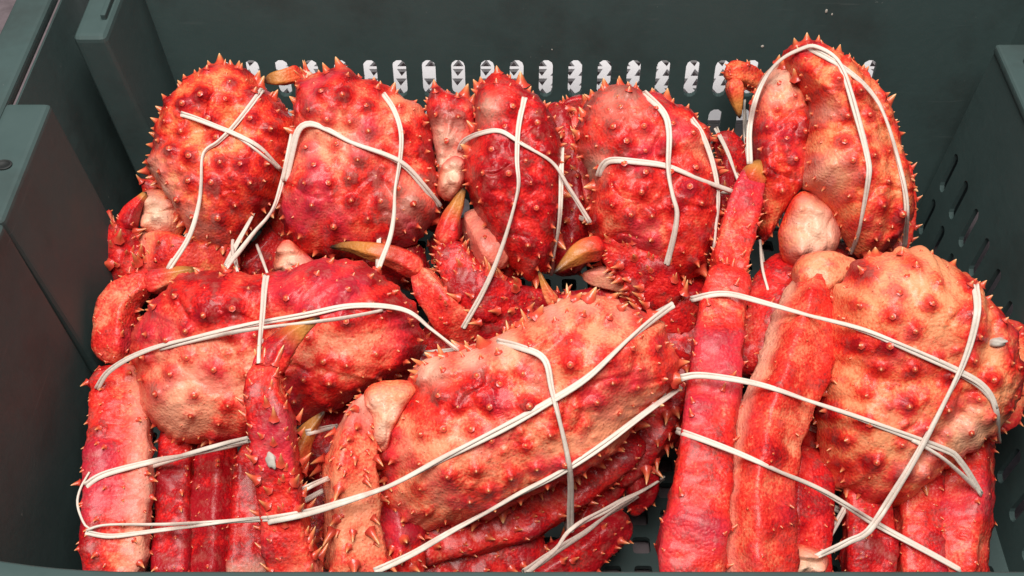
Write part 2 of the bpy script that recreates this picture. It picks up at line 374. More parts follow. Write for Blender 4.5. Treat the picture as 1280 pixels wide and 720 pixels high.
def carapace(crab, mat, outline, z, tilt, H, seed, side=0.0, lobes=(), grooves=(), spots=1.0, base_red=0.25, pales=(), rim_spine=0.009,
             n_tub=95, rim_n=34, rim_range=None, center=None, under=0.022, reds=(), name='carapace', pw=4.0, rim_skip=()):
    rng = random.Random(seed)
    n = np.array([math.sin(side), -math.sin(math.radians(tilt))*math.cos(side), math.cos(math.radians(tilt))*math.cos(side)]); n = unit(n)
    O = np.array(outline, float)
    c2 = O.mean(0) if center is None else np.array(center, float)
    p0, t0 = atz(c2[0], c2[1], z)
    P3 = np.array([on_plane(x, y, p0, n) for x, y in O])
    ex = unit(np.cross([0, 1, 0], n)); ex = ex if ex[0] > 0 else -ex; ey = np.cross(n, ex)
    U = np.stack([(P3-p0)@ex, (P3-p0)@ey], 1)
    to2 = lambda px, py: np.array([(on_plane(px, py, p0, n)-p0)@ex, (on_plane(px, py, p0, n)-p0)@ey])
    NP, NR, NU = (250, 64, 10) if name != 'joint' else (90, 24, 6)
    L = resample(catmull(U, 12, True), NP, True)
    jit = np.array([noise.noise(Vector((x*90+seed, y*90, seed*.7))) for x, y in L]); jit2 = np.array([noise.noise(Vector((x*260+seed, y*260, seed*.3))) for x, y in L]); L = L*(1.03+0.046*jit[:, None]+0.024*jit2[:, None])
    rho = 1-(1-np.linspace(0, 1, NR+1)[1:])**1.6
    UV = [np.zeros(2)]; R = [0.0]
    for r in rho:
        UV += list(L*r); R += [r]*NP
    UV = np.array(UV); R = np.array(R)
    hgt = H*np.power(np.clip(1-R**pw, 0, 1), 0.62)
    fade = np.clip((1-R)/0.12, 0, 1); fade = fade*fade*(3-2*fade)
    ux, uy = np.abs(L[:, 0]).max(), np.abs(L[:, 1]).max(); lob = min(ux, uy)
    hgt *= 0.80
    for fx, fy, fs, fa in ((-.48, .40, .30, .0065), (.48, .40, .30, .0065), (0, .50, .26, .0055), (-.50, -.38, .34, .0075), (.50, -.38, .34, .0075), (0, -.10, .22, .0055), (0, -.62, .20, .004)):
        fx += rng.uniform(-.08, .08); fy += rng.uniform(-.08, .08)
        hgt += fade*fa*np.exp(-(((UV[:, 0]-fx*ux)/(fs*ux))**2+((UV[:, 1]-fy*uy)/(fs*uy))**2))
    for lx, ly, sx, amp in lobes:
        q = to2(lx, ly); hgt += fade*amp*np.exp(-((UV-q)**2).sum(1)/(2*sx*sx))
    for pts, w, dep in grooves:
        G = resample(catmull(np.array([to2(*p) for p in pts]), 8), 40)
        d = np.sqrt(((UV[:, None, :]-G[None])**2).sum(2)).min(1); hgt -= np.clip(fade*2, 0, 1)*dep*np.exp(-(d/w)**2)
    # tubercles
    tub = []; tries = 0; Lr = np.linalg.norm(L, axis=1); La = np.arctan2(L[:, 1], L[:, 0])
    big_n = int(n_tub*.5)
    while len(tub) < n_tub and tries < 9000:
        tries += 1; k = rng.randrange(NP); r = math.sqrt(rng.random())*0.97; q = L[k]*r
        isb = len(tub) < big_n and tries < 3000; mind = 0.0150 if isb else 0.0085
        if all((q[0]-a[0])**2+(q[1]-a[1])**2 > mind**2 for a in tub): tub.append((q[0], q[1], rng.uniform(.55, 1.0) if isb else rng.uniform(0, .3), r))
    TB = np.array(tub)
    D2 = ((UV[:, None, :]-TB[None, :, :2])**2).sum(2)
    amp = TB[:, 2]
    hgt += (fade*.7+.3)*((0.0004+0.0036*amp)*np.exp(-D2/(2*(0.0016+0.0028*amp)**2)) + (0.0006+0.0012*amp)*np.exp(-D2/(2*0.0014**2))).max(1)
    spot = (np.exp(-D2/(2*(0.0022+0.0042*TB[:, 2])**2))*(0.15+0.85*TB[:, 2])).max(1)
    lo = fbm(np.c_[UV, np.zeros(len(UV))], 34, seed, 3); l2 = fbm(np.c_[UV, np.ones(len(UV))*.3], 130, seed+2, 2)
    l0 = fbm(np.c_[UV, np.ones(len(UV))*.7], 15, seed+5, 2); l3 = fbm(np.c_[UV, np.ones(len(UV))*2.7], 24, seed+11, 2); fur = np.exp(-(l3/0.05)**2)*np.clip(lo*2.5+.6, 0, 1); hgt += -fade*0.0022*fur; hgt += fade*(0.0055*l0+0.0026*lo+0.0005*l2)
    V = p0+UV[:, :1]*ex+UV[:, 1:]*ey+hgt[:, None]*n
    red = base_red-0.06+1.0*spots*spot+0.40*lo+0.34*l0+0.16*fur+0.10*l2+0.18*np.clip((R-.8)/.2, 0, 1)
    for qx, qy, s, a in reds:
        q = to2(qx, qy); red = red+a*np.exp(-((UV-q)**2).sum(1)/(2*s*s))
    tint = 0.5+0.55*fbm(np.c_[UV, np.ones(len(UV))*1.7], 38, seed+9, 2)
    pale = np.zeros(len(V))
    for qx, qy, s, a in pales:
        q = to2(qx, qy); pale = np.maximum(pale, a*np.exp(-((UV-q)**2).sum(1)/(2*s*s)))
    if name == 'joint':
        pale = 0.95*np.clip(1.2-R*1.25, 0, 1)**.6*np.clip(1+.9*lo, .3, 1); red = red*0+.20+.35*R+.4*lo
    # underside
    Vu = []
    for j in range(1, NU+1):
        r = 1-j/NU; dz = -under*math.sqrt(max(0, 1-r**2))
        Vu.append(p0+(L*max(r, .02))@np.array([ex, ey])+n*dz)
    V = np.vstack([V]+Vu); k_u = NP*NU
    red = np.r_[red, np.full(k_u, .35)]; pale = np.r_[pale, np.full(k_u, .45)]
    F = [(0, 1+k, 1+(k+1) % NP) for k in range(NP)]
    for j in range(NR+NU-1):
        a0 = 1+j*NP; a1 = a0+NP
        for k in range(NP): F.append((a0+k, a1+k, a1+(k+1) % NP, a0+(k+1) % NP))
    F.append(tuple(range(1+(NR+NU-1)*NP, 1+(NR+NU)*NP)))
    base = crab['_b']
    o = link_mesh(name, V, F, mat, crab, base, {'red': red, 'pale': pale, 'tip': np.zeros(len(V)), 'tint': np.r_[tint, np.zeros(k_u)]})
    # spines: blunt points on the tubercles, long ones round the margin
    VN = vnormals(V[:1+NP*NR], [f for f in F[:NP+NP*(NR-1)]])
    if VN[0]@n < 0: VN = -VN
    sp = Spines()
    for qx, qy, s, r in tub:
        if s < .35 and r < .72: continue
        i = int(np.argmin((UV[:, 0]-qx)**2+(UV[:, 1]-qy)**2))
        out = (qx*ex+qy*ey); out = out/(np.linalg.norm(out)+1e-9)
        e = max(0, (r-.70)/.30)
        Ls = 0.0008+0.0009*s+e*0.0036*rng.uniform(.5, 1.2)*(rim_spine/0.009)
        sp.add(V[i], VN[i]*1.0+out*0.35*e, Ls, 0.0007+0.0008*s+e*0.0007, bend=out*0.25*e)
    for k in range(rim_n):
        f = (k+rng.uniform(-.35, .35))/rim_n; j = int(f*NP) % NP
        q = L[j]; out = q[0]*ex+q[1]*ey
        pxy = V[1+NP*(NR-1)+j]-CAMP; u_ = 640+FPX*(pxy@RT)/(pxy@AX); v_ = 360-FPX*(pxy@UP)/(pxy@AX)
        if any((u_-a)**2+(v_-b_)**2 < c_*c_ for a, b_, c_ in rim_skip): continue
        rr = 0.985 if rng.random() < .6 else .93
        jj = 1+NP*(NR-1 if rr > .95 else NR-9)+j
        Ls = 0.72*rim_spine*(.4+1.25*rng.random()**2)
        sp.add(V[jj], unit(out)*1.0+n*rng.uniform(.1, .9)+ex*rng.uniform(-.25, .25), Ls, Ls*0.33+.0005, bend=n*rng.uniform(-.1, .3))
    if name != 'joint': sp.build(o, base)
    return o

def tube(crab, mat, name, ctrl, seed, spine=0.006, n_sp=40, base_red=0.62, belly=None, pale_ends=(0, 0), tip=None, rough=0.0009, taper=(0, 0), tri=0.03, ang=0.88, flat=1.0, crown=False,
         parent=None, nside=36, tub_amp=1.0, pale_all=0.0, red_amp=1.0, sp_dir=0.5, cap=1.0):
    """limb segment grown along control points (px, py, height, radius in px)"""
    rng = random.Random(seed); npol = 4 if seed % 3 else 5; phi0 = 0.35+0.5*rng.random()
    C = []
    for px, py, z, r in ctrl:
        p, t = atz(px, py, z); C.append([*p, r*t/FPX])
    C = np.array(C); dense = catmull(C, 14) if len(C) > 2 else C
    ln = np.linalg.norm(np.diff(dense[:, :3], axis=0), axis=1).sum()
    ns = int(max(18, min(110, ln/0.0016)))
    S = resample(dense, ns)
    # rounded ends
    rad = np.maximum(S[:, 3], 0.0006).copy(); s = np.linspace(0, 1, ns)*ln
    for k in range(ns):
        for e, dd in ((0, s[k]), (1, ln-s[k])):
            rr = S[0 if e == 0 else -1, 3]*cap
            if dd < rr: rad[k] = min(rad[k], S[k, 3]*math.sqrt(max(0.02, 1-(1-dd/rr)**2)))
    u01 = np.linspace(0, 1, ns)
    if taper[0]: rad = rad*(1-taper[0]*np.clip(1-u01/.22, 0, 1)**1.5)
    if taper[1]: rad = rad*(1-taper[1]*np.clip(1-(1-u01)/.22, 0, 1)**1.5)
    T = np.gradient(S[:, :3], axis=0); T /= np.linalg.norm(T, axis=1, keepdims=True)
    a = np.cross(T[0], -AX); a = unit(a); V = []; A = []; B = []
    for k in range(ns):
        a = unit(a-T[k]*(a@T[k])); b = np.cross(T[k], a); A.append(a); B.append(b)
        for j in range(nside):
            an = 2*math.pi*j/nside; rr = rad[k]*(1+tri*math.cos(3*an+seed))*((1-ang)+ang*1.13*math.cos(math.pi/npol)/math.cos(((an-phi0) % (2*math.pi/npol))-math.pi/npol))
            V.append(S[k, :3]+a*math.cos(an)*rr+b*math.sin(an)*rr*flat)
    V = np.array(V); Cn = np.repeat(S[:, :3], nside, 0); Nn = V-Cn; Nn /= np.linalg.norm(Nn, axis=1, keepdims=True)+1e-9
    lo = fbm(V, 45, seed, 3); lq = fbm(V, 18, seed+4, 2); l2 = fbm(V, 190, seed+1, 2)
    sc = np.clip(np.repeat(rad, nside)/0.018, 0.15, 1.2)
    V = V+Nn*(sc*(rough*2.4*lo+rough*.8*l2+rough*2.5*lq))[:, None]
    tubs = []
    per = max(1, int(n_sp*.72/npol)) if n_sp > 8 else 0
    for row in range(npol if per else 0):
        off = rng.random()
        for q in range(per):
            k = int((q+off*.8+rng.uniform(-.5, .5)+.1)/per*ns); k = min(max(1, k), ns-2)
            j = int(round((phi0+row*2*math.pi/npol)/(2*math.pi)*nside+rng.uniform(-3, 3))) % nside
            tubs.append((k, j, rng.uniform(.1, 1.0)))
    for _ in range(n_sp-per*npol):
        k = rng.randrange(max(1, int(ns*.03)), ns-1); j = rng.randrange(nside); tubs.append((k, j, rng.random()*.5))
    spot = np.zeros(len(V))
    if tubs:
        idx = np.array([k*nside+j for k, j, _ in tubs]); am = np.array([w for _, _, w in tubs])
        D2 = ((V[:, None, :]-V[idx][None])**2).sum(2)
        V = V+Nn*(sc*tub_amp*((0.0018*(0.3+am))*np.exp(-D2/(2*0.0026**2))).max(1))[:, None]
        spot = (np.exp(-D2/(2*0.0036**2))*am).max(1)
    red = base_red+red_amp*(0.4*lo+0.3*lq+0.12*l2)+0.28*spot
    pale = np.full(len(V), float(pale_all))
    if belly is not None:
        bd = unit(belly); pale = np.maximum(pale, np.clip((Nn@bd-.45)*1.8, 0, 1)*.62); red = red-0.22*np.clip((Nn@bd+.1), 0, 1)
    tt = np.repeat(np.linspace(0, 1, ns), nside)
    if pale_ends[0]: pale = np.maximum(pale, np.clip(1-tt/pale_ends[0], 0, 1))
    if pale_ends[1]: pale = np.maximum(pale, np.clip(1-(1-tt)/pale_ends[1], 0, 1))
    tipa = np.zeros(len(V)) if tip is None else np.clip((tt-tip)/(1-tip), 0, 1)
    F = []
    for k in range(ns-1):
        for j in range(nside): F.append((k*nside+j, k*nside+(j+1) % nside, (k+1)*nside+(j+1) % nside, (k+1)*nside+j))
    F.append(tuple(range(nside))[::-1]); F.append(tuple(range((ns-1)*nside, ns*nside)))
    base = crab['_b']
    o = link_mesh(name, V, F, mat, parent or crab, base, {'red': red, 'pale': pale, 'tip': tipa, 'tint': 0.5+0.55*lq})
    sp = Spines()
    for k, j, w in tubs:
        if tip is not None and k/ns > tip: continue
        i = k*nside+j; Ls = spine*0.72*(0.35+0.95*w**1.5)*min(1.3, 0.55+0.5*sc[i])
        sp.add(V[i], Nn[i]+T[k]*sp_dir*rng.uniform(.3, 1.3), Ls, Ls*0.21+0.0004, bend=T[k]*sp_dir*0.35)
    if crown:
        for q in range(11):
            j = int((q+rng.random()*.6)/11*nside) % nside; k = ns-3; i = k*nside+j
            sp.add(V[i], Nn[i]*.6+T[k], spine*rng.uniform(1.0, 1.7), spine*.26)
    sp.build(o, base) if parent is None else sp.build(parent, base)
    return o

def crab_empty(px, py, label):
    p, t = atz(px, py, 0.0)
    o = bpy.data.objects.new('king_crab', None); COL.objects.link(o); o.location = (p[0], p[1], 0.0)
    o['_b'] = (float(p[0]), float(p[1]), 0.0)
    return tag(o, label, 'crab', 'king crabs bundled in the crate')

SM = {k: shell_material('crab_shell_'+n_, sh, og, mg, sd) for k, n_, sh, og, mg, sd in (
    ('A', 'orange', -0.02, 0.8, 0.12, 1), ('B', 'scarlet', 0.02, 0.25, 0.55, 2), ('C', 'crimson', 0.16, 0.0, 0.08, 3), ('D', 'red', 0.08, 0.25, 0.5, 4),
    ('E', 'apricot', -0.04, 0.7, 0.2, 5), ('F', 'rose', 0.03, 0.15, 0.40, 6), ('G', 'salmon', -0.05, 0.3, 0.35, 7), ('H', 'coral', -0.03, 0.6, 0.2, 8))}


# ------------------------------------------------------------------ the crabs
# back row, orange crab in the corner
A = crab_empty(275, 300, 'orange king crab in the back corner beside the post, crossed bands on its shell')
carapace(A, SM['A'], [(266, 86), (283, 85), (305, 91), (326, 110), (349, 128), (367, 152), (368, 172), (359, 202), (354, 228), (338, 264), (314, 292), (291, 310), (268, 312),
    (244, 299), (229, 276), (219, 253), (200, 229), (190, 214), (191, 200), (199, 175), (206, 148), (225, 120), (242, 99)], .172, 34, .040, 11,
    lobes=[(260, 130, .020, .004), (300, 220, .022, .006), (245, 200, .016, .004)], grooves=[([(215, 190), (260, 180), (300, 160)], .006, .003)], reds=[(300, 255, .02, .35), (335, 150, .015, .25), (270, 120, .015, .15), (240, 270, .015, -.2)], base_red=.24, pales=[(205, 225, .010, .5), (245, 290, .014, .35), (222, 250, .01, .5)], rim_n=44)
carapace(A, SM['A'], [(178, 245), (198, 234), (220, 248), (232, 276), (222, 296), (196, 300), (180, 280)], 0.145, 42, 0.014, 301, n_tub=4, rim_n=0, name='joint', pw=2.2, under=.012)
carapace(A, SM['A'], [(176, 292), (196, 286), (224, 300), (214, 322), (186, 324), (174, 310)], 0.128, 46, 0.008, 302, n_tub=4, rim_n=0, name='joint', pw=2.2, under=.012)
tube(A, SM['A'], 'leg', [(176, 312, .120, 18), (205, 314, .130, 30), (250, 322, .128, 26), (300, 330, .115, 22)], 22, n_sp=62, spine=.006, base_red=.38, pale_ends=(.35, 0))
tube(A, SM['A'], 'leg', [(196, 260, .105, 26), (215, 180, .13, 22), (222, 140, .15, 18)], 23, n_sp=62, spine=.008, base_red=.7)
cl = tube(A, SM['C'], 'claw', [(200, 350, .11, 26), (165, 334, .125, 30), (150, 308, .140, 25), (155, 278, .155, 15)], 24, n_sp=93, spine=.013, base_red=.62, sp_dir=.9)
tube(A, SM['C'], 'finger', [(156, 288, .153, 13), (164, 264, .16, 10), (183, 240, .168, 2.5)], 25, n_sp=10, spine=.010, tip=.75, parent=cl, base_red=.6)
tube(A, SM['C'], 'finger', [(144, 302, .144, 11), (138, 282, .15, 8), (136, 262, .155, 2.5)], 26, n_sp=6, spine=.010, parent=cl, base_red=.6)
tube(A, SM['C'], 'leg', [(300, 350, .09, 22), (345, 300, .105, 18), (372, 230, .12, 14)], 27, n_sp=46)

# back row, second crab
B = crab_empty(450, 300, 'scarlet and peach king crab with a brown claw tip raised at its top corner')
carapace(B, SM['B'], [(374, 107), (398, 95), (429, 88), (456, 102), (475, 108), (498, 120), (522, 132), (534, 152), (540, 190), (546, 230), (544, 268), (520, 298), (483, 314), (437, 320),
    (392, 318), (364, 296), (354, 260), (362, 212), (369, 175), (372, 140)], .178, 36, .040, 12,
    lobes=[(420, 140, .022, .006), (420, 240, .024, .006), (500, 230, .018, -.006)], grooves=[([(380, 175), (430, 205), (485, 235), (505, 270)], .005, .0025), ([(488, 130), (496, 190), (478, 250)], .008, .003)],
    reds=[(390, 275, .018, .3), (500, 285, .02, .35), (400, 112, .015, .25), (430, 190, .02, -.12)], base_red=.26, pales=[(400, 185, .014, .15), (515, 255, .014, .3), (450, 190, .02, .12)], rim_n=36)
carapace(B, SM['B'], [(344, 340), (347, 312), (360, 300), (378, 314), (396, 332), (374, 345)], 0.14, 40, 0.012, 303, n_tub=4, rim_n=0, name='joint', pw=2.2, under=.012)
tube(B, SM['B'], 'leg', [(500, 300, .12, 22), (520, 230, .145, 26), (516, 170, .165, 26), (505, 138, .18, 16)], 32, n_sp=69, spine=.007, base_red=.72, belly=(-.3, -.6, .2))
dl = tube(B, SM['A'], 'leg', [(400, 125, .175, 14), (385, 105, .195, 14), (372, 90, .205, 11)], 33, n_sp=14, spine=.006, base_red=.35, pale_ends=(0, .7), crown=True)
tube(B, SM['A'], 'finger', [(376, 90, .205, 11), (358, 96, .207, 12), (340, 99, .207, 9), (330, 103, .206, 2.5)], 34, n_sp=2, tip=.15, parent=dl)
tube(B, SM['B'], 'leg', [(360, 300, .11, 24), (364, 220, .13, 20), (376, 150, .15, 16)], 35, n_sp=55)
tube(B, SM['C'], 'leg', [(430, 350, .11, 30), (480, 335, .115, 30), (530, 320, .11, 28)], 36, n_sp=62)

# back row, third crab: deep crimson
C = crab_empty(630, 330, 'crimson king crab with a pale front corner, in the middle of the back row')
carapace(C, SM['C'], [(622, 94), (650, 110), (672, 125), (692, 155), (703, 205), (702, 250), (696, 295), (684, 330), (660, 346), (632, 322), (610, 290), (592, 255), (580, 215), (590, 180), (596, 150), (594, 122), (606, 103)],
    .180, 36, .042, 13, center=(642, 215), lobes=[(625, 130, .014, .005), (625, 230, .018, .006), (680, 200, .016, .004)], grooves=[([(600, 165), (640, 165), (690, 160)], .006, .0035)],
    base_red=.52, spots=.5, rim_n=34, rim_spine=.010, n_tub=110, pales=[(610, 150, .007, .5)])
carapace(C, SM['C'], [(545, 112), (565, 118), (588, 126), (600, 150), (596, 180), (585, 215), (570, 244), (552, 240), (546, 200), (538, 160), (534, 132)], .178, 40, .030, 14, base_red=.22, n_tub=40, rim_n=26, rim_spine=.010,
    pales=[(565, 215, .012, 1.0), (556, 180, .012, .6)], name='front_plate')
carapace(C, SM['G'], [(552, 208), (568, 196), (582, 204), (580, 230), (566, 250), (548, 242)], 0.178, 40, 0.012, 304, n_tub=4, rim_n=0, name='joint', pw=2.2, under=.012)
tube(C, SM['C'], 'leg', [(690, 130, .17, 20), (712, 200, .15, 26), (716, 270, .13, 28), (700, 345, .10, 26)], 42, n_sp=93, spine=.011, base_red=.85)
tube(C, SM['C'], 'leg', [(585, 265, .155, 16), (610, 300, .150, 26), (625, 335, .145, 24)], 43, n_sp=10, spine=.004, base_red=.3, pale_all=.3)
cl = tube(C, SM['C'], 'claw', [(650, 372, .115, 40), (610, 372, .128, 34), (575, 340, .140, 30), (556, 300, .155, 20)], 44, n_sp=139, spine=.010, base_red=.72, sp_dir=.9)
tube(C, SM['C'], 'finger', [(556, 308, .153, 18), (562, 278, .165, 13), (573, 252, .175, 8), (581, 234, .18, 2)], 45, n_sp=8, spine=.007, tip=.35, parent=cl, base_red=.55)
tube(C, SM['C'], 'leg', [(700, 400, .10, 30), (655, 385, .115, 34), (615, 405, .11, 34), (575, 420, .09, 26)], 46, n_sp=124, spine=.010, base_red=.82)
dl = tube(C, SM['F'], 'leg', [(600, 420, .10, 24), (562, 392, .125, 27), (535, 356, .14, 20), (522, 335, .147, 12)], 47, n_sp=46, spine=.005, base_red=.5)
tube(C, SM['F'], 'finger', [(528, 340, .146, 15), (497, 322, .155, 14), (462, 313, .160, 11), (436, 308, .160, 7), (412, 309, .157, 1.5)], 48, n_sp=2, tip=.22, parent=dl, base_red=.5)

# back row, fourth crab
D = crab_empty(815, 330, 'red king crab whose amber pointed claw reaches out in front of it')
carapace(D, SM['D'], [(773, 109), (799, 116), (825, 124), (857, 139), (880, 163), (890, 198), (898, 232), (898, 275), (890, 314), (872, 340), (845, 350), (815, 335), (785, 318), (760, 308), (740, 290), (737, 258), (741, 228), (727, 198), (723, 167), (731, 133), (747, 117)],
    .180, 35, .042, 15, lobes=[(770, 150, .02, .004), (790, 260, .024, .006), (860, 200, .018, .004)], grooves=[([(740, 200), (790, 215), (850, 205), (885, 200)], .006, .003)], base_red=.40, spots=.7, rim_n=44, rim_spine=.010, pales=[(765, 135, .016, .25), (735, 215, .008, .6)])
tube(D, SM['G'], 'leg', [(742, 260, .14, 14), (728, 210, .155, 12), (716, 160, .165, 10), (712, 125, .172, 8)], 51, n_sp=93, spine=.011, base_red=.35)
tube(D, SM['C'], 'leg', [(706, 165, .155, 10), (712, 135, .17, 12), (735, 128, .175, 12)], 52, n_sp=26, spine=.008, base_red=.75)
cl = tube(D, SM['C'], 'claw', [(828, 392, .118, 30), (815, 352, .135, 38), (780, 318, .152, 30), (748, 306, .160, 20)], 53, n_sp=124, spine=.010, base_red=.62, sp_dir=.8)
tube(D, SM['C'], 'finger', [(755, 308, .160, 17), (730, 313, .162, 14), (712, 325, .160, 9), (692, 342, .157, 1.5)], 54, n_sp=3, tip=.10, parent=cl, base_red=.5)
tube(D, SM['G'], 'finger', [(800, 352, .135, 16), (770, 348, .137, 17), (742, 346, .137, 11), (728, 344, .135, 4)], 55, n_sp=0, parent=cl, base_red=.15, pale_all=.35)
tube(D, SM['C'], 'leg', [(870, 340, .12, 30), (905, 270, .135, 26), (915, 200, .15, 22), (900, 165, .165, 12)], 56, n_sp=93, spine=.011, base_red=.85)
tube(D, SM['C'], 'leg', [(730, 380, .10, 30), (790, 375, .11, 30), (850, 390, .11, 36), (880, 330, .11, 28)], 57, n_sp=108, spine=.007, base_red=.8)

# back row, big apricot crab with the cleft shell
E = crab_empty(1040, 290, 'apricot king crab with a long cleft down its shell, highest at the back')
carapace(E, SM['E'], [(979, 78), (997, 58), (1023, 59), (1054, 79), (1081, 103), (1106, 142), (1119, 182), (1131, 236), (1135, 268), (1118, 300), (1086, 320), (1060, 307), (1041, 275), (1022, 250), (1003, 232), (1000, 196), (1007, 150), (1002, 124)],
    .202, 38, .046, 16, center=(1056, 180), lobes=[(1035, 110, .018, .006), (1040, 210, .018, .008), (1105, 230, .014, .004)],
    grooves=[([(1062, 100), (1080, 150), (1092, 200), (1096, 290)], .006, .006)], base_red=.18, spots=.9, rim_n=36, rim_spine=.0085, pales=[(1012, 225, .012, .5), (1015, 150, .006, .4)])
carapace(E, SM['E'], [(958, 92), (980, 84), (1001, 122), (1009, 148), (1003, 196), (996, 236), (976, 266), (954, 298), (942, 250), (936, 200), (936, 150), (944, 116)],
    .186, 38, .036, 36, center=(968, 185), base_red=.34, spots=.7, rim_n=22, rim_spine=.007, n_tub=45, pales=[(962, 105, .014, .6)], name='front_plate')
carapace(E, SM['E'], [(974, 296), (984, 262), (1002, 240), (1022, 246), (1042, 268), (1049, 296), (1030, 326), (985, 330)], 0.164, 44, 0.017, 305, n_tub=4, rim_n=0, name='joint', pw=2.2, under=.012)
cl = tube(E, SM['A'], 'claw', [(950, 110, .185, 12), (938, 98, .195, 15), (922, 92, .202, 16), (908, 94, .205, 10)], 63, n_sp=55, spine=.006, base_red=.5)
tube(E, SM['A'], 'finger', [(917, 98, .205, 13), (919, 118, .196, 10), (925, 148, .183, 1.5)], 64, n_sp=2, tip=.25, parent=cl, base_red=.4)
tube(E, SM['E'], 'leg', [(1100, 330, .13, 30), (1122, 270, .15, 24), (1118, 200, .17, 18)], 65, n_sp=55, spine=.007, base_red=.55)
tube(E, SM['D'], 'leg', [(940, 300, .12, 26), (930, 240, .135, 20), (925, 180, .15, 14)], 66, n_sp=55, spine=.009, base_red=.75)
tube(E, SM['A'], 'leg', [(1075, 95, .185, 12), (1062, 82, .196, 10), (1054, 70, .2, 6)], 67, n_sp=14, spine=.005, base_red=.5)

# front row, rose crab with the upright claw
Fc = crab_empty(330, 560, 'rose and peach king crab with an upright claw leg standing before its shell')
carapace(Fc, SM['F'], [(237, 344), (288, 341), (320, 346), (351, 341), (396, 328), (442, 328), (487, 354), (514, 384), (524, 424), (514, 455), (466, 478), (436, 500), (405, 514), (350, 536), (299, 550), (254, 550), (214, 546), (186, 509), (175, 458), (170, 424), (190, 388), (212, 360)],
    .150, 40, .046, 17, lobes=[(450, 430, .024, .006), (270, 430, .02, .005), (250, 510, .016, .005), (300, 370, .02, .003)], grooves=[([(350, 350), (360, 410), (380, 490)], .012, .006)], reds=[(270, 372, .02, .4), (400, 352, .03, .42), (470, 362, .02, .3), (230, 495, .025, -.25), (300, 440, .02, -.1), (400, 500, .02, .35), (455, 430, .02, -.08)], base_red=.22, spots=.75, rim_n=40, rim_spine=.006, n_tub=105, pales=[(230, 500, .016, .25)])
lg = tube(Fc, SM['F'], 'leg', [(143, 455, .13, 22), (143, 412, .142, 24), (150, 380, .150, 24), (172, 360, .155, 18), (190, 354, .157, 14)], 71, n_sp=55, spine=.006, base_red=.42)
tube(Fc, SM['F'], 'finger', [(182, 358, .156, 16), (205, 349, .160, 13), (232, 343, .162, 10), (248, 338, .162, 4)], 72, n_sp=5, tip=.35, parent=lg, base_red=.35)
tube(Fc, SM['D'], 'leg', [(150, 458, .125, 36), (152, 530, .118, 44), (150, 620, .108, 46), (146, 740, .09, 46)], 73, n_sp=139, spine=.006, base_red=.66, belly=(1, -.35, .1))
tube(Fc, SM['C'], 'leg', [(225, 520, .105, 24), (222, 600, .095, 26), (216, 740, .08, 27)], 74, n_sp=77, spine=.005, base_red=.72, sp_dir=.8)
tube(Fc, SM['C'], 'leg', [(272, 540, .10, 24), (268, 620, .09, 26), (262, 740, .075, 26)], 75, n_sp=62, spine=.004, base_red=.75)
tube(Fc, SM['C'], 'leg', [(325, 545, .10, 28), (315, 620, .088, 30), (305, 740, .07, 30)], 76, n_sp=62, spine=.004, base_red=.7, pale_ends=(0, .2))
cl = tube(Fc, SM['D'], 'leg', [(384, 745, .120, 36), (364, 690, .140, 34), (352, 610, .165, 31), (340, 530, .192, 29), (332, 485, .203, 26), (338, 452, .208, 22)], 77, n_sp=147, spine=.010, base_red=.62, sp_dir=.8, pale_ends=(.16, 0), crown=True)
tube(Fc, SM['D'], 'finger', [(334, 470, .205, 22), (348, 440, .211, 19), (370, 417, .216, 12), (400, 397, .220, 1.5)], 78, n_sp=16, spine=.009, tip=.42, parent=cl, base_red=.55)
tube(Fc, SM['D'], 'finger', [(326, 470, .205, 14), (328, 446, .212, 9), (335, 428, .216, 2)], 178, n_sp=5, spine=.006, tip=.5, parent=cl, base_red=.5)
tube(Fc, SM['A'], 'finger', [(360, 600, .145, 18), (370, 565, .155, 17), (385, 538, .162, 10), (406, 514, .168, 1.5)], 79, n_sp=3, tip=.2, parent=cl, base_red=.5)
tube(Fc, SM['C'], 'leg', [(330, 600, .075, 34), (400, 560, .085, 34), (480, 500, .10, 32), (545, 440, .11, 26)], 80, n_sp=77, base_red=.85)
tube(Fc, SM['C'], 'leg', [(400, 740, .06, 30), (405, 640, .07, 28), (440, 560, .085, 26)], 81, n_sp=62, base_red=.8)

# front row, middle crab
G = crab_empty(630, 600, 'salmon king crab lying slantwise with a spiny pale edge, in the middle of the front')
carapace(G, SM['G'], [(512, 490), (527, 452), (560, 444), (590, 434), (627, 421), (658, 402), (688, 383), (730, 370), (771, 382), (810, 398), (836, 432), (842, 463), (822, 496), (793, 530), (766, 561), (714, 592), (668, 612), (616, 640), (555, 655), (506, 655), (484, 628), (475, 571), (488, 525)],
    .150, 42, .050, 18, lobes=[(560, 540, .022, .006), (680, 480, .024, .006), (770, 440, .018, .004)],
    grooves=[([(520, 485), (560, 470), (600, 460), (640, 462), (690, 425), (740, 400)], .005, .0045), ([(660, 590), (650, 540), (690, 470)], .006, .0025)], reds=[(540, 505, .014, .5), (590, 478, .014, .5), (640, 485, .012, .25), (500, 570, .012, .4), (695, 415, .012, .5), (600, 545, .022, -.22), (740, 430, .025, .12), (560, 640, .02, .15), (800, 470, .02, .2)], base_red=.19, spots=.7, rim_n=56, rim_spine=.0105, n_tub=125,
    pales=[(540, 452, .008, .8), (590, 440, .006, .7), (628, 426, .006, .6), (690, 386, .006, .5), (730, 376, .006, .5), (775, 388, .006, .4)])
carapace(G, SM['E'], [(455, 494), (468, 480), (500, 476), (522, 484), (506, 512), (492, 540), (484, 566), (468, 560), (468, 524)], 0.156, 40, 0.010, 307, n_tub=4, rim_n=0, name='joint', pw=2.2, under=.012)
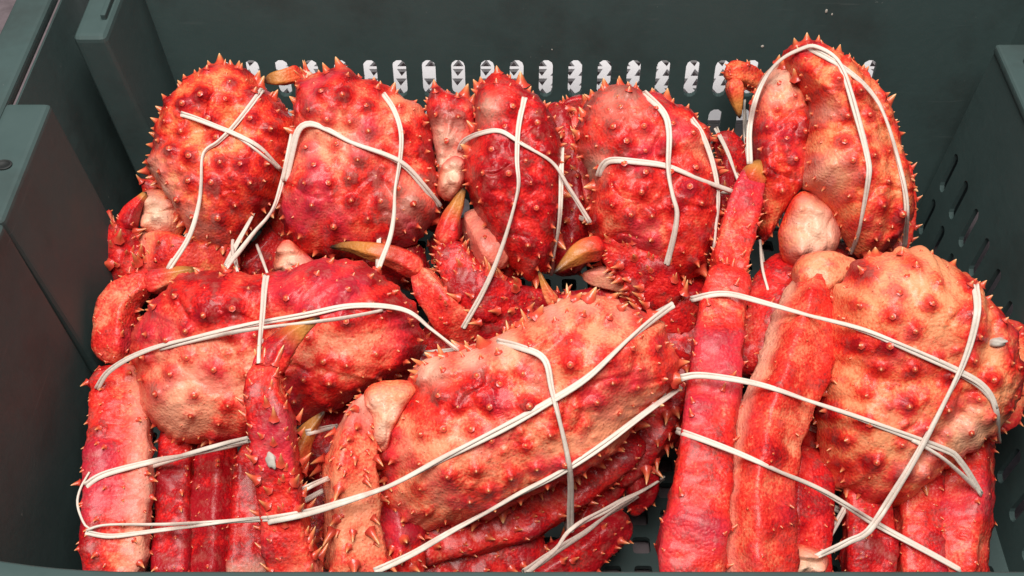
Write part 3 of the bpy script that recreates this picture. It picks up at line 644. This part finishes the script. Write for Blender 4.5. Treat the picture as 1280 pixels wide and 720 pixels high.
tube(G, SM['G'], 'leg', [(478, 490, .150, 14), (452, 525, .152, 24), (438, 580, .145, 34), (440, 640, .128, 38), (445, 740, .10, 40)], 83, n_sp=116, spine=.011, base_red=.34, sp_dir=.6, pale_ends=(.3, 0))
tube(G, SM['D'], 'leg', [(480, 580, .115, 28), (496, 650, .10, 30), (505, 740, .085, 30)], 84, n_sp=93, spine=.010, base_red=.7)
tube(G, SM['C'], 'leg', [(470, 690, .075, 34), (560, 672, .082, 36), (660, 640, .085, 36), (740, 590, .09, 34), (800, 540, .10, 28)], 85, n_sp=110, spine=.008, base_red=.62)
tube(G, SM['C'], 'leg', [(480, 745, .055, 34), (580, 715, .06, 34), (680, 675, .065, 30)], 86, n_sp=108, spine=.008, base_red=.7)
cl = tube(G, SM['C'], 'claw', [(850, 440, .11, 30), (828, 500, .10, 38), (795, 560, .085, 36), (760, 605, .07, 24)], 87, n_sp=110, spine=.012, base_red=.8, sp_dir=.8)
tube(G, SM['C'], 'finger', [(775, 590, .075, 22), (748, 622, .065, 20), (728, 655, .058, 14), (706, 700, .05, 2)], 88, n_sp=14, spine=.010, parent=cl, base_red=.8, tip=.8)
tube(G, SM['C'], 'finger', [(800, 575, .08, 24), (800, 612, .068, 20), (790, 645, .055, 6)], 89, n_sp=18, spine=.012, parent=cl, base_red=.8)
tube(G, SM['C'], 'leg', [(640, 740, .05, 28), (720, 695, .055, 28), (785, 645, .06, 20)], 189, n_sp=60, spine=.009, base_red=.8)
fp = tube(G, SM['A'], 'claw', [(720, 400, .150, 16), (700, 385, .158, 12), (690, 375, .163, 9)], 90, n_sp=10, spine=.006, base_red=.3, pale_ends=(0, .6))
tube(G, SM['A'], 'finger', [(694, 380, .162, 10), (683, 362, .170, 6), (673, 338, .178, 1.2)], 91, n_sp=2, tip=.3, parent=fp, base_red=.35)
tube(G, SM['C'], 'leg', [(640, 410, .11, 30), (740, 390, .11, 30), (830, 400, .11, 30)], 92, n_sp=62, spine=.008, base_red=.8)
for i, (a, b_) in enumerate([((540, 462), (512, 447)), ((640, 432), (632, 398)), ((712, 392), (708, 352)), ((556, 455), (546, 428)), ((590, 446), (580, 424)), ((662, 412), (650, 384)), ((532, 470), (508, 462))]):
    p, t = atz(*a, .168)
    q, t = atz(*b_, .180)
    s_ = Spines(); s_.add(p, q-p, np.linalg.norm(q-p), .0032, ns=8); s_.build(G, G['_b'])

# front row, coral crab with two long folded legs
Hc = crab_empty(1090, 560, 'coral king crab with two long red legs folded beside it, against the slotted end wall')
carapace(Hc, SM['H'], [(1063, 338), (1092, 325), (1136, 313), (1175, 330), (1215, 356), (1248, 395), (1268, 440), (1266, 490), (1244, 530), (1212, 556), (1168, 585), (1129, 620), (1085, 628), (1044, 602), (1024, 543), (1026, 484), (1039, 411), (1047, 365)],
    .152, 42, .050, 19, lobes=[(1110, 380, .022, .006), (1080, 520, .020, .006), (1180, 420, .02, .004), (1215, 470, .014, .006)],
    grooves=[([(1215, 370), (1205, 430), (1180, 490), (1120, 560)], .006, .005), ([(1040, 450), (1090, 470), (1160, 460)], .007, .003)], reds=[(1110, 380, .008, .45), (1130, 465, .022, .28), (1170, 350, .025, -.12), (1255, 450, .018, .3), (1075, 560, .015, .1)], base_red=.10, spots=1.05, rim_n=40, rim_spine=.008, pales=[(1180, 530, .012, .5), (1120, 560, .01, .3), (1100, 350, .012, .2)])
tube(Hc, SM['H'], 'joint', [(1085, 350, .168, 14), (1056, 342, .174, 22), (1026, 345, .176, 32), (1008, 372, .166, 30)], 93, n_sp=14, spine=.003, base_red=.22, pale_all=.08)
lg = tube(Hc, SM['D'], 'leg', [(862, 755, .105, 52), (866, 690, .120, 51), (875, 630, .132, 46), (882, 560, .142, 41), (893, 470, .152, 37), (904, 385, .162, 36), (916, 335, .168, 33)], 94, n_sp=80, spine=.0055, base_red=.56, crown=True, sp_dir=.6)
tube(Hc, SM['D'], 'leg', [(908, 350, .165, 30), (918, 300, .172, 27), (932, 245, .182, 22), (944, 215, .188, 15)], 95, n_sp=93, spine=.005, base_red=.55, sp_dir=.5)
tube(Hc, SM['A'], 'finger', [(935, 235, .186, 17), (946, 216, .192, 14), (955, 200, .196, 5)], 96, n_sp=2, tip=.1, parent=lg)
tube(Hc, SM['D'], 'leg', [(1028, 345, .168, 34), (1012, 390, .168, 42), (990, 460, .162, 44), (966, 530, .152, 44), (950, 600, .142, 42), (948, 660, .132, 45), (952, 755, .112, 47)], 97, n_sp=60, spine=.0045, base_red=.56, belly=(-1, .35, -.35), taper=(.15, 0))
tube(Hc, SM['C'], 'leg', [(1010, 560, .10, 30), (1005, 640, .095, 34), (1000, 745, .08, 36)], 101, n_sp=62, spine=.006, base_red=.65)
carapace(Hc, SM['H'], [(968, 712), (976, 690), (1000, 680), (1030, 690), (1034, 708), (1000, 722)], 0.112, 40, 0.01, 308, n_tub=4, rim_n=0, name='joint', pw=2.2, under=.012)
tube(Hc, SM['C'], 'leg', [(1075, 590, .10, 34), (1085, 660, .09, 36), (1085, 745, .08, 36)], 103, n_sp=55, spine=.004, base_red=.68)
tube(Hc, SM['F'], 'leg', [(1140, 560, .10, 34), (1148, 650, .09, 34), (1146, 745, .078, 34)], 104, n_sp=55, spine=.004, base_red=.60)
tube(Hc, SM['F'], 'leg', [(1205, 520, .105, 34), (1202, 620, .095, 36), (1188, 745, .08, 38)], 105, n_sp=62, spine=.004, base_red=.55)
tube(Hc, SM['H'], 'leg', [(1250, 400, .12, 24), (1256, 470, .115, 28), (1232, 540, .105, 28)], 106, n_sp=62, spine=.008, base_red=.4)
tube(Hc, SM['C'], 'leg', [(1000, 430, .09, 30), (1010, 520, .09, 30), (1030, 600, .085, 28)], 107, n_sp=20, base_red=.7)

# legs packed underneath, seen in the gaps between the bundles
tube(A, SM['C'], 'leg', [(130, 350, .075, 26), (210, 355, .085, 28), (300, 345, .09, 26)], 201, n_sp=62, spine=.008, base_red=.75)
tube(B, SM['C'], 'leg', [(330, 350, .09, 24), (420, 330, .10, 28), (540, 345, .10, 28)], 202, n_sp=62, spine=.008, base_red=.75)
tube(B, SM['C'], 'leg', [(546, 290, .11, 24), (546, 220, .13, 22), (540, 150, .15, 18)], 203, n_sp=62, spine=.008, base_red=.8)
tube(C, SM['C'], 'leg', [(520, 440, .085, 26), (600, 425, .095, 30), (690, 390, .10, 28)], 204, n_sp=77, spine=.008, base_red=.75)
tube(D, SM['C'], 'leg', [(840, 470, .09, 26), (862, 400, .105, 28), (890, 330, .12, 24)], 205, n_sp=77, spine=.008, base_red=.75)
tube(E, SM['C'], 'leg', [(930, 470, .11, 28), (950, 400, .125, 30), (970, 355, .13, 28), (1000, 335, .13, 26), (1090, 330, .12, 26)], 206, n_sp=62, spine=.006, base_red=.6)
tube(Fc, SM['C'], 'leg', [(545, 470, .08, 26), (505, 460, .09, 26), (450, 520, .085, 28)], 207, n_sp=46, spine=.006, base_red=.75)
tube(Hc, SM['C'], 'leg', [(985, 500, .085, 26), (980, 600, .085, 30), (985, 700, .075, 30)], 208, n_sp=46, spine=.006, base_red=.75)
tube(G, SM['C'], 'leg', [(850, 560, .075, 30), (835, 470, .09, 30), (846, 400, .10, 28)], 209, n_sp=50, spine=.009, base_red=.78)
tube(C, SM['C'], 'leg', [(545, 330, .10, 30), (590, 300, .12, 26), (650, 345, .12, 30)], 210, n_sp=40, spine=.008, base_red=.75)
for c_ in (A, B, C, D, E, Fc, G, Hc): del c_['_b']

# ------------------------------------------------------------------ rubber bands, laid taut over whatever they touch
bpy.context.view_layer.update()
DG = bpy.context.evaluated_depsgraph_get()
def hit(px, py):
    d = ray(px, py)
    ok, loc, nor, idx, ob, mat = scene.ray_cast(DG, Vector(CAMP), Vector(d))
    if not ok: return 1.0
    return float((np.array(loc)-CAMP)@AX)
def taut(poly, lift=0.0009, step=5.0, win=16):
    P = np.array(poly, float)
    P = catmull(np.array(P), 6) if len(P) > 2 else P
    ln = np.linalg.norm(np.diff(P, axis=0), axis=1).sum(); S = resample(P, max(6, int(ln/step)))
    q = np.array([1.0/hit(*p) for p in S])
    q = np.maximum(q, 1.0/(np.median(1.0/q)+0.045))
    for _ in range(3):
        for i in range(1, len(q)): q[i] = max(q[i], 1.0/(1.0/q[i-1]+0.010))
        for i in range(len(q)-2, -1, -1): q[i] = max(q[i], 1.0/(1.0/q[i+1]+0.010))
    # hull over a sliding window: bridges the hollows between bumps
    n = len(q); out = q.copy()
    for i in range(n):
        for a in range(max(0, i-win), i+1):
            for b in range(i, min(n, i+win)):
                if b == a: continue
                v = q[a]+(q[b]-q[a])*(i-a)/(b-a)
                if v > out[i]: out[i] = v
    k = np.array([1, 2, 3, 2, 1])/9.0
    sm = np.convolve(np.pad(out, 2, mode='edge'), k, 'valid'); out = np.maximum(sm, out-0.002)
    t = 1.0/out-lift
    return np.array([CAMP+ray(*p)*tt for p, tt in zip(S, t)])
def strand(path, V, F, w, th, phase, twist, off, closed):
    n = len(path); ns = 8; i0 = len(V)
    T = np.gradient(path, axis=0); T /= np.linalg.norm(T, axis=1, keepdims=True)+1e-9
    s = np.r_[0, np.cumsum(np.linalg.norm(np.diff(path, axis=0), axis=1))]
    for k in range(n):
        view = unit(CAMP-path[k]); side = unit(np.cross(T[k], view)); up = np.cross(side, T[k])
        an = phase+twist*s[k]+0.5*math.sin(s[k]*55+phase*3)
        c = path[k]+(side*math.cos(an)+up*math.sin(an)*0.55)*off
        ra = 0.45*math.sin(an*0.7+phase)
        e1 = side*math.cos(ra)+up*math.sin(ra); e2 = -side*math.sin(ra)+up*math.cos(ra)
        ww = w*(1+0.16*math.sin(s[k]*70+phase*5))
        for j in range(ns):
            a = 2*math.pi*j/ns; V.append(c+e1*math.cos(a)*ww+e2*math.sin(a)*th)
    for k in range(n-1+(1 if closed else 0)):
        k2 = (k+1) % n
        for j in range(ns): F.append((i0+k*ns+j, i0+k*ns+(j+1) % ns, i0+k2*ns+(j+1) % ns, i0+k2*ns+j))
    if not closed:
        F.append(tuple(i0+j for j in range(ns))[::-1]); F.append(tuple(i0+(n-1)*ns+j for j in range(ns)))
def band(label, polys, w=0.00129, deep=0.045, twist=18, single=False):
    V = []; F = []
    for m, poly in enumerate(polys):
        path = taut(poly)
        if deep and m == 0:
            a, b = path[0], path[-1]; da, db = unit(a-CAMP), unit(b-CAMP); mid = (a+b)/2
            back = np.array([b, b+db*deep*.45+(mid-b)*.02, b+db*deep+(mid-b)*.18, mid+unit(mid-CAMP)*deep*1.25, a+da*deep+(mid-a)*.18, a+da*deep*.45+(mid-a)*.02, a])
            bk = resample(catmull(back, 6), 26)[1:-1]
            full = np.vstack([path, bk])
        else: full = path
        cl = bool(deep) and m == 0
        if single or m: strand(full, V, F, w, w*.7, m*2.0, twist*.5, 0.0, cl)
        else:
            strand(full, V, F, w*.95, w*.5, 0.0+m, twist, w*.80, cl); strand(full, V, F, w*.8, w*.5, math.pi+m, twist, w*.80, cl)
    c = np.mean(np.array(V), 0)
    o = link_mesh('rubber_band', np.array(V)-c, F, M_BAND); o.location = c
    return tag(o, label, 'rubber band', 'rubber bands around the crabs')

BANDS = [
 ('white band slanting across the upper shell of the orange back corner crab', [[(226, 142), (245, 148), (275, 160), (292, 167), (325, 184), (352, 211)], [(292, 168), (318, 186), (351, 213)]], {}),
 ('white band kinked down the middle of the orange back corner crab, from its top edge', [[(328, 112), (313, 132), (290, 160), (272, 178), (255, 192), (252, 228), (248, 256), (235, 298), (211, 336)]], {}),
 ('white band following the lower flank of the orange corner crab beside the scarlet crab', [[(366, 168), (358, 205), (351, 232), (340, 265), (318, 290), (300, 312), (282, 334)]], {}),
 ('thin short white band end below the orange corner crab', [[(291, 300), (291, 315), (297, 340)]], dict(w=0.00113, single=True, deep=.02)),
 ('broad white band slanting over the scarlet and peach crab below the brown claw tip', [[(356, 226), (366, 185), (374, 162), (388, 155), (410, 162), (440, 177), (480, 193), (506, 208), (530, 234), (549, 258)]], dict(w=0.00175)),
 ('white band running down the far flank of the scarlet and peach crab', [[(479, 117), (492, 136), (501, 165), (500, 200), (495, 235), (492, 270), (486, 300), (473, 335)]], {}),
 ('white band arching over the crimson middle crab from its pale front corner', [[(574, 188), (580, 176), (600, 167), (625, 164), (650, 178), (690, 202), (711, 236), (737, 278)]], {}),
 ('long white band running down the middle of the crimson crab', [[(656, 122), (648, 160), (646, 200), (648, 238), (632, 295), (606, 360), (579, 409)]], {}),
 ('white band standing along the shadowed flank of the crimson crab', [[(702, 185), (701, 240), (698, 290), (688, 343)]], {}),
 ('white band lying level across the red crab behind the amber pointed claw', [[(748, 220), (754, 206), (766, 200), (800, 203), (835, 208), (870, 221), (914, 240)]], dict(w=0.00165)),
 ('white band running down the shell of the red crab, crossing the level one', [[(805, 116), (829, 140), (836, 165), (836, 210), (842, 245), (846, 272), (833, 330)]], dict(w=0.00165)),
 ('white band down the outer flank of the red crab', [[(864, 148), (878, 168), (891, 205), (898, 250), (893, 308)]], {}),
 ('short white band across the dark leg between the red crab and the cleft crab', [[(895, 160), (910, 192), (924, 227)]], dict(w=0.00113)),
 ('long white band looped over the top of the cleft apricot crab and down its ridge', [[(937, 205), (937, 160), (950, 110), (973, 76), (1005, 60), (1022, 60), (1047, 78), (1064, 120), (1083, 195), (1085, 225), (1075, 288), (1063, 316)]], dict(w=0.00144)),
 ('white band along the outer rim of the cleft apricot crab', [[(1008, 58), (1050, 82), (1087, 113), (1108, 148), (1124, 208), (1133, 258), (1130, 308)]], {}),
 ('thin white string hanging beside the cleft apricot crab under its small claw', [[(931, 125), (930, 165), (935, 205)]], dict(w=.0010, single=True, deep=.02)),
 ('thin white string in the dark gap beside the pale joint of the cleft crab', [[(950, 300), (953, 335), (960, 362)]], dict(w=.0010, single=True, deep=.02)),
 ('long white band over the broad shell of the rose and peach crab', [[(121, 486), (136, 464), (172, 443), (225, 425), (310, 407), (380, 394), (440, 383), (505, 387), (540, 411), (572, 437)], [(200, 437), (300, 414), (420, 399), (478, 388)]], {}),
 ('upright white band over the far edge of the rose and peach crab', [[(333, 345), (330, 368), (327, 405), (324, 452)]], dict(deep=.03, w=0.00134)),
 ('short white strand between the orange corner crab and the far edge of the rose crab', [[(321, 306), (327, 322), (334, 341)]], dict(w=.0011, single=True, deep=.0)),
 ('white band across the folded legs of the rose crab, ending at its upright claw leg', [[(107, 607), (132, 592), (200, 575), (260, 561), (312, 549)]], dict(w=0.00144)),
 ('short white band between the upright claw leg and the salmon crab', [[(382, 541), (400, 537), (422, 533)]], dict(w=0.00134)),
 ('white band low around the rose crab legs, splitting into two strands', [[(107, 665), (140, 670), (200, 663), (270, 654), (345, 648)], [(108, 663), (135, 656), (220, 655), (345, 646)]], dict(w=0.00103)),
 ('thin white loop standing off the rose crab against the dark end wall', [[(112, 590), (100, 612), (97, 632), (106, 656), (116, 662)]], dict(w=0.00072, single=True, deep=.0)),
 ('longest white band, climbing from the upright claw leg across the whole salmon crab', [[(335, 650), (400, 637), (480, 609), (560, 571), (620, 540), (688, 503), (733, 473), (781, 427), (842, 381)]], dict(w=0.00165)),
 ('white band under the belly edge of the salmon crab', [[(468, 714), (520, 690), (580, 655), (640, 622), (700, 592), (768, 546), (850, 484)]], dict(w=0.00144)),
 ('white band bent over the spiny pale edge of the salmon crab and down its shell', [[(622, 427), (650, 434), (680, 449), (690, 487), (704, 540), (712, 595), (713, 664)]], dict(w=0.00155)),
 ('lowest white band stretched below the salmon crab over the open crate floor', [[(655, 716), (690, 690), (714, 662), (770, 631), (830, 597)]], dict(w=0.00123)),
 ('slack white band between the salmon crab and the long red leg', [[(378, 612), (395, 604), (410, 598)]], dict(w=0.00113, deep=.02)),
 ('topmost white band of the three across the long red legs of the coral crab', [[(864, 374), (905, 367), (960, 380), (1060, 407), (1120, 430), (1195, 463), (1232, 487), (1247, 520), (1249, 552)], [(1195, 466), (1225, 485), (1246, 510)]], dict(w=0.00144)),
 ('middle white band of the three across the long red legs of the coral crab', [[(851, 472), (880, 469), (950, 481), (1020, 503), (1100, 533), (1180, 562), (1200, 578), (1227, 618)], [(1140, 550), (1180, 574), (1226, 616)]], dict(w=0.00144)),
 ('lowest white band of the three across the long red legs of the coral crab', [[(846, 538), (880, 550), (950, 578), (1020, 610), (1090, 652), (1145, 683), (1200, 712)]], dict(w=0.00144)),
 ('white band slanting down the coral shell across the other three', [[(1219, 356), (1221, 395), (1198, 470), (1150, 560), (1092, 655), (1060, 676), (1022, 695)]], dict(w=0.00155)),
]
for lb, pl, kw in BANDS: band(lb, pl, **kw)

# crust and crumbs stuck to the shells
def crumb(label, px, py, r, seed):
    t = hit(px, py); p = CAMP+ray(px, py)*(t-0.001)
    bm = bmesh.new(); bmesh.ops.create_icosphere(bm, subdivisions=3, radius=r)
    for v in bm.verts:
        k = 1+0.45*noise.noise(v.co*300+Vector((seed, 0, 0))); v.co = Vector((v.co.x*k*1.25, v.co.y*k*.9, v.co.z*k*.55))
    me = bpy.data.meshes.new('barnacle'); bm.to_mesh(me); bm.free(); me.materials.append(M_BITS)
    for q in me.polygons: q.use_smooth = True
    o = bpy.data.objects.new('barnacle', me); COL.objects.link(o); o.location = p; o.rotation_euler = (.7, .1*seed, seed)
    tag(o, label, 'barnacle', 'pale crusts on the shells')
crumb('white crust on the outer rim of the coral crab', 1247, 428, .0052, 3)
crumb('small grey crust on the upright claw leg', 339, 576, .0042, 5)
